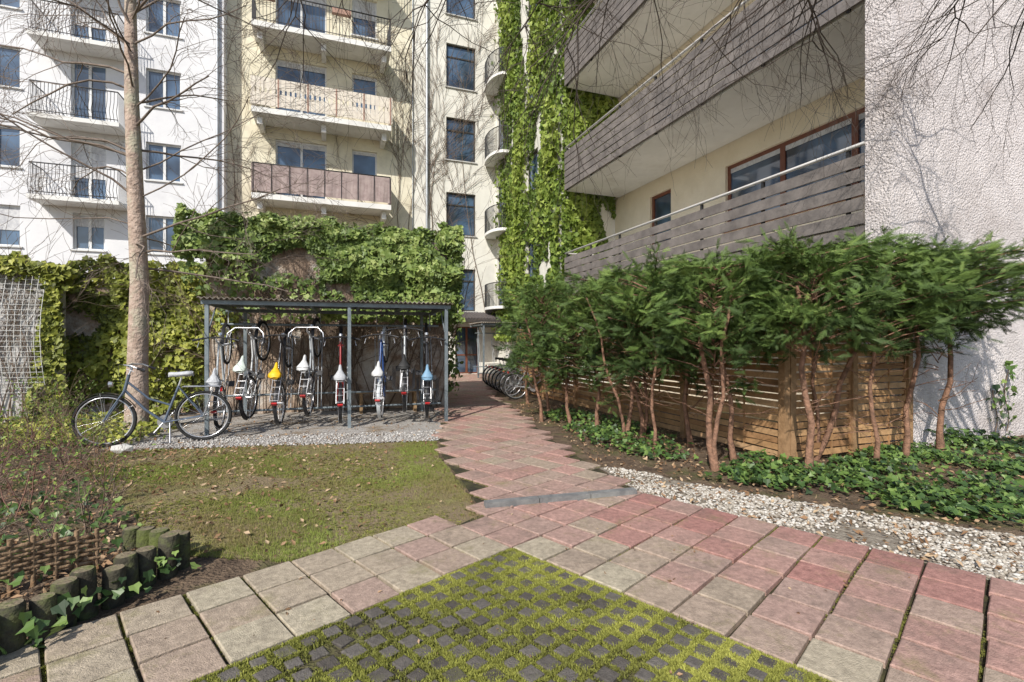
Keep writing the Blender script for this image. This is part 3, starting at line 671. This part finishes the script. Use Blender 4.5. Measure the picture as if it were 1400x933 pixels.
for L in limbs:
    L=[Vector(p) for p in L]; P=[]
    for i in range(len(L)-1):
        for k in range(4): P.append(L[i].lerp(L[i+1],k/4)+Vector((R.gauss(0,.04),R.gauss(0,.04),R.gauss(0,.04))))
    P.append(L[-1]); n=len(P); mb.tube(P,[.042*(1-i/n)**1.4+.005 for i in range(n)],6,1)
    for i in range(7,n):
        for _ in range(2):
            d=(P[min(i+1,n-1)]-P[i-1]).normalized()+Vector((R.gauss(0,1.1),R.gauss(0,.3)+.2,R.uniform(-.45,.3)))
            grow(mb,P[i],d,.008,R.uniform(.8,1.7),0,2,-.045,.36,1,3.8,4,.8,.6,.0023)
mb.obj('limbs',[tb,twigd],E)
# ------------------------------------------------------------------ bicycles
rub=M('tyre_rubber',(.035,.035,.035),(.02,.02,.02),10,.8); chrome=M('bike_chrome',(.7,.7,.72),(.55,.55,.57),10,.28,metal=.7); blk=M('bike_black',(.025,.025,.028),rough=.4)
redr=M('reflector_red',(.5,.02,.02),rough=.3)
def bike(loc,head,tilt,fcol,scol,sc_=1.06,lift=0,guard=blk,basket=False,lady=True):
    mb=MB(); Rw=.34
    def torus(c,RR,r,mi,n=30,m=6):
        ring=[];
        for i in range(n):
            a=2*math.pi*i/n
            for k in range(m):
                b=2*math.pi*k/m; rr=RR+r*math.cos(b)
                ring.append((c[0]+rr*math.cos(a),c[1]+r*math.sin(b),c[2]+rr*math.sin(a)))
        mb.add(ring,[(i*m+k,i*m+(k+1)%m,((i+1)%n)*m+(k+1)%m,((i+1)%n)*m+k) for i in range(n) for k in range(m)],mi,True)
    for cx in(0,1.08):
        c=(cx,0,Rw); torus(c,Rw-.019,.019,0); torus(c,Rw-.046,.010,1,30,5)
        for k in range(18):
            a=2*math.pi*k/18; mb.tube([(cx,.02*(1 if k%2 else -1),Rw),(cx+(Rw-.05)*math.cos(a+.15),0,Rw+(Rw-.05)*math.sin(a+.15))],.0016,3,1,False)
        mb.tube([(cx,-.05,Rw),(cx,.05,Rw)],.02,8,1)
        a0,a1=(.15,3.6) if cx==0 else (.2,2.7)
        arc=[(cx+(Rw+.018)*math.cos(a0+(a1-a0)*k/14),Rw+(Rw+.018)*math.sin(a0+(a1-a0)*k/14)) for k in range(15)]
        vs=[(x,yy,z-(.006 if abs(yy)>.01 else 0)) for x,z in arc for yy in(-.027,0,.027)]
        mb.add(vs,[(3*i+j,3*i+j+1,3*i+j+4,3*i+j+3) for i in range(14) for j in(0,1)],5,True)
        for a in (a1-.1,(a0+a1)/2):
            for yy in(-.03,.03): mb.tube([(cx,yy*1.5,Rw),(cx+(Rw+.015)*math.cos(a),yy,Rw+(Rw+.015)*math.sin(a))],.003,3,1,False)
    BB=(.45,0,.28);ST=(.285,0,.76);HT=(.83,0,.92);HB=(.875,0,.72)
    mb.tube([BB,ST],.016,8,2);mb.tube([HT,HB],.02,8,2)
    if lady:
        mb.tube([(.85,0,.83),(.62,0,.6),(.375,0,.50)],.014,8,2); mb.tube([HB,(.66,0,.46),BB],.017,8,2)
    else: mb.tube([(.845,0,.86),(.30,0,.74)],.015,8,2); mb.tube([HB,BB],.018,8,2)
    for yy in(-.055,.055):
        mb.tube([(BB[0],yy*.6,BB[2]),(0,yy,Rw)],.009,6,2); mb.tube([(ST[0],yy*.4,.74),(0,yy,Rw)],.008,6,2)
        mb.tube([(.875,yy*.6,.71),(.96,yy*.9,.56),(1.04,yy,.42),(1.08,yy,Rw)],.011,6,2)
    mb.tube([(.88,-.035,.71),(.88,.035,.71)],.014,6,2)
    mb.tube([ST,(.255,0,.87)],.012,8,1); mb.tube([HT,(.80,0,1.0),(.84,0,1.03)],.013,8,1)
    if lady:
        mb.tube([(.66,-.27,1.0),(.74,-.26,1.04),(.84,-.17,1.05),(.85,0,1.035),(.84,.17,1.05),(.74,.26,1.04),(.66,.27,1.0)],.010,8,1); gx,gz,gx0,gz0=.60,.975,.68,1.01
    else:
        mb.tube([(.82,-.28,1.035),(.855,-.1,1.03),(.86,0,1.03),(.855,.1,1.03),(.82,.28,1.035)],.012,8,3); gx,gz,gx0,gz0=.80,1.037,.83,1.033
    for s in(-1,1):
        mb.tube([(gx,s*(.275 if lady else .31),gz),(gx0,s*(.27 if lady else .22),gz0)],.017,8,3); mb.tube([(.80,s*.23,1.0),(.72,s*.25,.97)],.005,4,1)
        mb.tube([(.45,s*.06,.28),(.45+s*.10,s*.09,.28-s*.13)],.009,6,1); mb.box((.45+s*.10,s*.14,.28-s*.13),(.045,0,0),(0,.04,0),(0,0,.01),3)
    mb.tube([(.78,.2,1.03),(.95,.15,1.08),(.98,.05,.9),(.9,0,.7)],.003,4,3,False); mb.tube([(.78,-.2,1.03),(.97,-.1,1.05),(.93,0,.85),(.85,0,.75)],.003,4,3,False)
    secs=[(.12,.055,.0),(.135,.095,.01),(.19,.10,.012),(.25,.065,.004),(.31,.032,.0),(.385,.022,.0),(.405,.008,-.008)]
    vs=[]
    for x,w,dz in secs:
        for k in range(8):
            a=2*math.pi*k/8; vs.append((x,w*math.cos(a),.905+dz+(.035 if math.sin(a)>0 else .03)*math.sin(a)))
    mb.add(vs,[(i*8+k,i*8+(k+1)%8,(i+1)*8+(k+1)%8,(i+1)*8+k) for i in range(len(secs)-1) for k in range(8)]+[tuple(range(8)),tuple(range(48,56))],4,True)
    for yy in(-.03,.03): mb.tube([(.15,yy,.885),(.33,yy*.5,.88)],.004,4,1)
    mb.tube([(.45,-.05,.28),(.45,-.058,.28)],.09,20,1); mb.tube([(0,-.05,Rw),(0,-.06,Rw)],.04,12,1)
    mb.tube([(.45,-.056,.37),(0,-.056,Rw+.04)],.006,4,3);mb.tube([(.45,-.056,.19),(0,-.056,Rw-.04)],.006,4,3)
    for yy in(-.06,.06):
        mb.tube([(.24,yy,.745),(-.2,yy,.735)],.006,5,1); mb.tube([(-.12,yy,.735),(0,yy,Rw)],.005,5,1)
    for k in range(4): mb.tube([(.18-.12*k,-.06,.74),(.18-.12*k,.06,.74)],.005,5,1)
    mb.box((-.21,0,.69),(.012,0,0),(0,.04,0),(0,0,.025),6)
    mb.tube([(1.0,0,.80),(1.04,0,.80)],[.03,.04],8,1)
    mb.tube([(.38,.04,.27),(.36,.14,.02)] if tilt==0 else [(.38,.06,.27),(.12,.08,.22)],.009,6,1)
    if basket:
        for k in range(6):
            z=.75+.04*k; w=.14+.008*k; mb.tube([(-.2-.004*k,-w,z),(.16,-w,z),(.16,w,z),(-.2-.004*k,w,z),(-.2-.004*k,-w,z)],.004,4,3)
        for k in range(9):
            x=-.2+.045*k
            for s in(-1,1): mb.tube([(x,s*.14,.75),(x,s*.18,.95)],.003,3,3)
    cu,su=math.cos(tilt),math.sin(tilt); ch,sh=math.cos(head),math.sin(head); out=[]
    for x,y,z in mb.v:
        z-=Rw; x,z=x*cu-z*su,x*su+z*cu; z+=Rw
        x*=sc_;y*=sc_;z=z*sc_+lift
        out.append((loc[0]+x*ch-y*sh,loc[1]+x*sh+y*ch,z+.01))
    mb.v=out
    return mb.obj('bicycle',[rub,chrome,fcol,blk,scol,guard,redr])
def paint(n,c): return M(n,c,tuple(x*.9 for x in c),6,.3,spec=.5,coat=.4)
silver=paint('paint_silver',(.5,.53,.55)); blue=paint('paint_blue',(.03,.08,.25)); redp=paint('paint_red',(.35,.03,.03)); green=paint('paint_green',(.04,.14,.08)); bl=paint('paint_black',(.03,.03,.035)); whitep=paint('paint_white',(.65,.65,.65))
sadb=M('saddle_black',(.03,.03,.03),rough=.6); sadg=M('saddle_cover_grey',(.5,.51,.53),(.4,.41,.43),30,.6,.3,60); sady=M('saddle_cover_yellow',(.85,.5,.02),rough=.5); sadw=M('saddle_white',(.62,.62,.62),rough=.5); sadbl=M('saddle_cover_blue',(.2,.35,.5),rough=.5); green_c=M('saddle_cover_pale',(.6,.66,.6),rough=.6)
bike((-4.62,7.42),math.radians(180+24),0,paint('paint_grey_blue',(.10,.13,.18)),sadg,1.1,guard=bl)
hd=math.atan2(.95,-.311)
cfg=[(-4.78,silver,sadg,.06,True),(-4.36,whitep,green_c,.20,False),(-3.93,bl,sady,.08,False),(-3.50,silver,sadw,.22,True),(-3.02,redp,sadg,.06,False),(-2.36,blue,sadw,.10,False),(-1.96,silver,sadb,.22,True),(-1.58,bl,sadbl,.08,True)]
for k,(x,fc,scv,lf,bs) in enumerate(cfg):
    s=(x+4.85)/.95; y=7.8+.311*s+.28+R.uniform(-.05,.05)
    bike((x,y),hd+R.uniform(-.10,.14)-.10,math.radians(R.uniform(54,66)),fc,scv,1.05,lf,guard=R.choice([silver,blk,blk]),basket=bs,lady=k in(1,3))
for k in range(7):
    bike((.10-.126*k,12.6+k*.62),math.radians(20+R.uniform(-4,4)),0,R.choice([bl,blue,silver,green]),sadb,1.0,0)
# ------------------------------------------------------------------ bike shelter
def shelter(name,F,L,D,h,n=8):
    E=empty(name); mb=MB()
    for u in(.03,L*.56,L-.03): F.box(mb,u-.028,u+.028,-.06,-.004,0,h-.02,0)
    for u in(.28,L-.25): F.box(mb,u-.028,u+.028,-D,-D+.056,0,h-.06,0)
    F.box(mb,-.05,L+.05,-.063,-.002,h-.015,h+.05,0); F.box(mb,-.05,L+.05,-D-.003,-D+.06,h-.055,h+.01,0)
    for k in range(6): u=.05+(L-.1)*k/5; F.box(mb,u-.02,u+.02,-D+.063,-.066,h-.03,h+.03,0)
    for o in(-.45,-1.0,-1.35): F.box(mb,-.04,L+.04,o-.02,o+.02,h+.033,h+.052,0)
    mb.tube([F.p(0,-1.05,h-.30),F.p(L,-1.05,h-.30)],.022,8,0); mb.tube([F.p(0,-.75,.28),F.p(L,-.75,.28)],.02,8,0); mb.tube([F.p(0,-1.25,.5),F.p(L,-1.25,.5)],.02,8,0)
    for k in range(n):
        u=.12+(L-.3)*k/(n-1); mb.tube([F.p(u,-1.05,h-.06),F.p(u,-1.05,h-.32),F.p(u,-.98,h-.40),F.p(u,-.90,h-.36)],.009,6,1)
        for s in (-.03,.03): mb.tube([F.p(u+s,-1.1,h-.5),F.p(u+s,-.75,.28)],.008,5,1)
    for u in(.05,L-.05): mb.tube([F.p(u,-.03,h-.45),F.p(u,-.5,h-.02)],.014,6,0)
    mb.obj('steel_frame',[M(name+'_steel',(.24,.28,.30),(.16,.19,.21),6,.5,metal=.3),galv],E)
    mb=MB(); nn=int(L/.076)*4; vs=[]
    for dz in (0,.006):
        for i in range(nn+1):
            u=-.08+(L+.16)*i/nn; w=.018*math.sin(i*math.pi/2)
            for (o,zz) in((.10,h+.075),(-.6,h+.072),(-D-.1,h+.062)): vs.append(F.p(u,o,zz+w+dz))
    K=3*(nn+1); fs=[]
    for i in range(nn):
        for j in(0,1):
            a=3*i+j; fs.append((a,a+1,a+4,a+3)); fs.append((K+a,K+a+3,K+a+4,K+a+1))
        fs.append((3*i,3*i+3,K+3*i+3,K+3*i)); fs.append((3*i+2,K+3*i+2,K+3*i+5,3*i+5))
    mb.add(vs,fs,0,False); mb.obj('corrugated_roof',[M(name+'_sheet',(.42,.37,.32),(.28,.24,.20),5,.7,.2,30,c3=(.15,.13,.08),s3=3)],E)
shelter('bicycle_shelter',FSh,3.88,1.7,2.1)
shelter('bicycle_shelter',Fr((-1.05,18.0),A),2.6,1.6,2.1,5)
# ------------------------------------------------------------------ left foreground bed
logm=M('palisade_log_mat',(.085,.08,.055),(.045,.04,.03),8,.9,.7,40,.15,c3=(.11,.13,.04),s3=4); logt=M('log_top_mat',(.26,.21,.14),(.15,.12,.08),20,.9,.5,60,c3=(.13,.15,.05),s3=8)
mb=MB(); x0,y0=-2.20,3.28; x1,y1=-2.45,2.0
logs=[]
for k in range(12):
    t=k/11; logs.append((x0+(x1-x0)*t+.02*math.sin(k*2),y0+(y1-y0)*t,.23+R.uniform(-.02,.035)))
for k in range(4): logs.append((-2.31-.12*k,3.37+.035*k,.20+R.uniform(-.02,.02)))
for x,y,h in logs:
    tl=R.uniform(-.015,.015); r=R.uniform(.052,.06)
    mb.tube([(x,y,-.02),(x+tl,y,h-.012),(x+tl,y,h)],[r,r,r*.86],14,0,False)
    c=Vector((x+tl,y,h)); mb.add([c+Vector((r*.86*math.cos(a*math.pi/7),r*.86*math.sin(a*math.pi/7),0)) for a in range(14)],[tuple(range(14))],1)
mb.obj('log_palisade_edging',[logm,logt])
wick=M('wicker_mat',(.33,.22,.13),(.19,.12,.07),12,.85,.4,60)
mb=MB()
for j in range(7):
    pts=[]
    for k in range(44):
        t=k/43; s=.011*(1 if (k//2+j)%2 else -1)
        pts.append((-2.50-.55*t+s,2.98-.75*t+s,.17+.026*j+.06*math.sin(t*3)))
    mb.tube(pts,.012,6,0)
for k in range(11): t=k/10; mb.tube([(-2.50-.55*t,2.98-.75*t,0),(-2.50-.55*t,2.98-.75*t,.37+.06*math.sin(t*3))],.012,6,0)
mb.obj('wicker_border',[wick])
mb=MB(); n=34; vs=[]
for i in range(n+1):
    for j in range(n+1):
        s=i/n;t=j/n; x=-2.22-3.3*s-.22*(1-t); y=1.9+1.45*t+ s*.6; e=min(1,s*14)*min(1,t*8)*min(1,(1-s)*3)*min(1,(1-t)*7)
        vs.append((x,y,-.03+e*(.16+.05*nz(x*2,y*2,3)+.03*nz(x*8,y*8,3))))
mb.add(vs,[(i*(n+1)+j,(i+1)*(n+1)+j,(i+1)*(n+1)+j+1,i*(n+1)+j+1) for i in range(n) for j in range(n)],0,True); mb.obj('raised_flower_bed',[soil])
litter('bed_leaf_litter',rpoly([(-2.4,3.2),(-2.6,2.1),(-5,2.3),(-5,3.8)],2400),.055,.03,.14)
shrubl=MA('shrub_leaf_mat',[(.08,.13,.035),(.16,.25,.05),(.31,.40,.09)],.5,.3,.25)
redstem=M('red_brown_stem',(.28,.15,.12),(.17,.09,.07),10,.85)
def shrub(name,x,y,h,n=9,leaf=40,z0=.0,ls=.045):
    E=empty(name); mb=MB(); tips=[]
    for k in range(n): grow(mb,(x+R.gauss(0,.05),y+R.gauss(0,.05),z0),(R.gauss(0,.4),R.gauss(0,.4),1),.006,h*R.uniform(.6,1.1),0,2,-.01,.25,0,3.2,4,.8,.5,.002,None,tips)
    mb.obj('stems',[R.choice([stemm,redstem])],E); P=[];
    for _ in range(leaf):
        p,d=R.choice(tips); P.append(tuple(p-d*R.random()*.15+Vector((R.gauss(0,.03),R.gauss(0,.03),R.gauss(0,.03)))))
    if P:
        P=np.array(P); n_=NR.normal(size=P.shape)+[0,0,.8]; a,b,c=frame(n_); scatter('leaves',P,a,b,c,ls*NR.uniform(.6,1.3,len(P)),LEAF_V,LEAF_F,shrubl,None,E)
for (x,y,h,n,lf) in [(-2.85,3.0,.40,7,50),(-3.4,2.9,.5,9,60),(-3.3,3.9,.42,7,40),(-4.2,4.3,.55,8,70),(-4.7,5.2,.6,8,60),(-5.3,5.0,.7,9,90),(-5.6,6.2,.5,7,60),(-6.2,6.4,.7,9,140),(-6.8,7.0,.9,10,180),(-5.9,5.7,.6,8,80),(-7.0,7.8,.8,9,180),(-7.6,8.2,.9,9,200),(-3.9,3.6,.4,6,50),(-4.9,4.4,.6,8,60),(-5.0,5.9,.5,8,70),(-3.7,4.6,.4,7,40),(-6.6,5.9,.8,10,110),(-4.3,5.2,.45,7,40)]:
    shrub('garden_shrub',x,y,h,n,lf,.08 if y<3.8 and x>-5 else 0)
P=[(x,y,.14+R.random()*.1) for x,y in rpoly([(-2.4,3.2),(-2.7,2.2),(-3.6,2.3),(-3.4,3.4)],130)]+[(-2.12+R.gauss(0,.04)-.25*t,3.15-1.1*t+R.gauss(0,.05),.04+R.random()*.16) for t in [R.random()**1.3 for _ in range(70)]]
P+=[(x,y,.03+R.random()*.07) for x,y in rpoly(bedL,1100,lambda x,y:min(1,max(0,nz(x*1.1,y*1.1,88)*3)))]
ivy('bed_ivy',P,[(.3,-.4,1)]*len(P),.055,ivyd)
P=[(x,y,.03+R.random()*.15) for x,y in rpoly([(-9,9),(-8,6.5),(-6.2,6.8),(-5.4,6.9),(-5.6,8.4),(-7,9.6)],2600)]
ivy('border_groundcover',P,[(.0,-.4,1)]*len(P),.07,ivyy)
mb=MB(); c=Vector((-5.2,6.6,.06)); mb.add([c+Vector((v.x*.17,v.y*.1,v.z*.075)) for v in ico],icf,0); mb.obj('garden_stone',[concrete])
mb=MB(); mb.tube([(-2.98,2.75,.12),(-2.98,2.75,.30)],[.05,.06],12,0); mb.obj('plant_pot',[M('pot_green',(.12,.35,.08),rough=.5)])
mb=MB()
for k in range(3): FSh.box(mb,2.3,3.6,-1.75-.13*k,-1.64-.13*k,.42,.45,0)
for u in(2.4,3.5): FSh.box(mb,u-.03,u+.03,-2.05,-1.66,0,.417,0)
mb.obj('garden_bench',[M('bench_wood',(.36,.24,.13),(.24,.15,.08),8,.8)])
# ------------------------------------------------------------------ world, sun, camera
w=bpy.data.worlds.new('World'); sc.world=w; w.use_nodes=True; nt=w.node_tree
sky=nt.nodes.new('ShaderNodeTexSky'); sky.sky_type='NISHITA'; sky.sun_disc=False
sd=Vector((-.42,-1,0)).normalized(); el=math.radians(40)
sky.sun_elevation=el; sky.sun_rotation=math.atan2(sd.x,sd.y)
nt.links.new(sky.outputs[0],nt.nodes['Background'].inputs['Color']); nt.nodes['Background'].inputs['Strength'].default_value=.15
L=bpy.data.lights.new('sun','SUN'); L.energy=5.0; L.angle=math.radians(.5); L.color=(1,.95,.87)
so=bpy.data.objects.new('sun',L); sc.collection.objects.link(so)
tos=Vector((sd.x*math.cos(el),sd.y*math.cos(el),math.sin(el))); so.rotation_euler=tos.to_track_quat('Z','Y').to_euler()
cam=bpy.data.cameras.new('camera'); co=bpy.data.objects.new('camera',cam); sc.collection.objects.link(co)
co.location=(0,0,1.5); co.rotation_euler=(math.pi/2,0,0); cam.sensor_width=36; cam.lens=17.4; cam.clip_end=1500; cam.clip_start=.05
sc.camera=co
sc.view_settings.view_transform='Standard'; sc.view_settings.look='None'; sc.view_settings.exposure=0
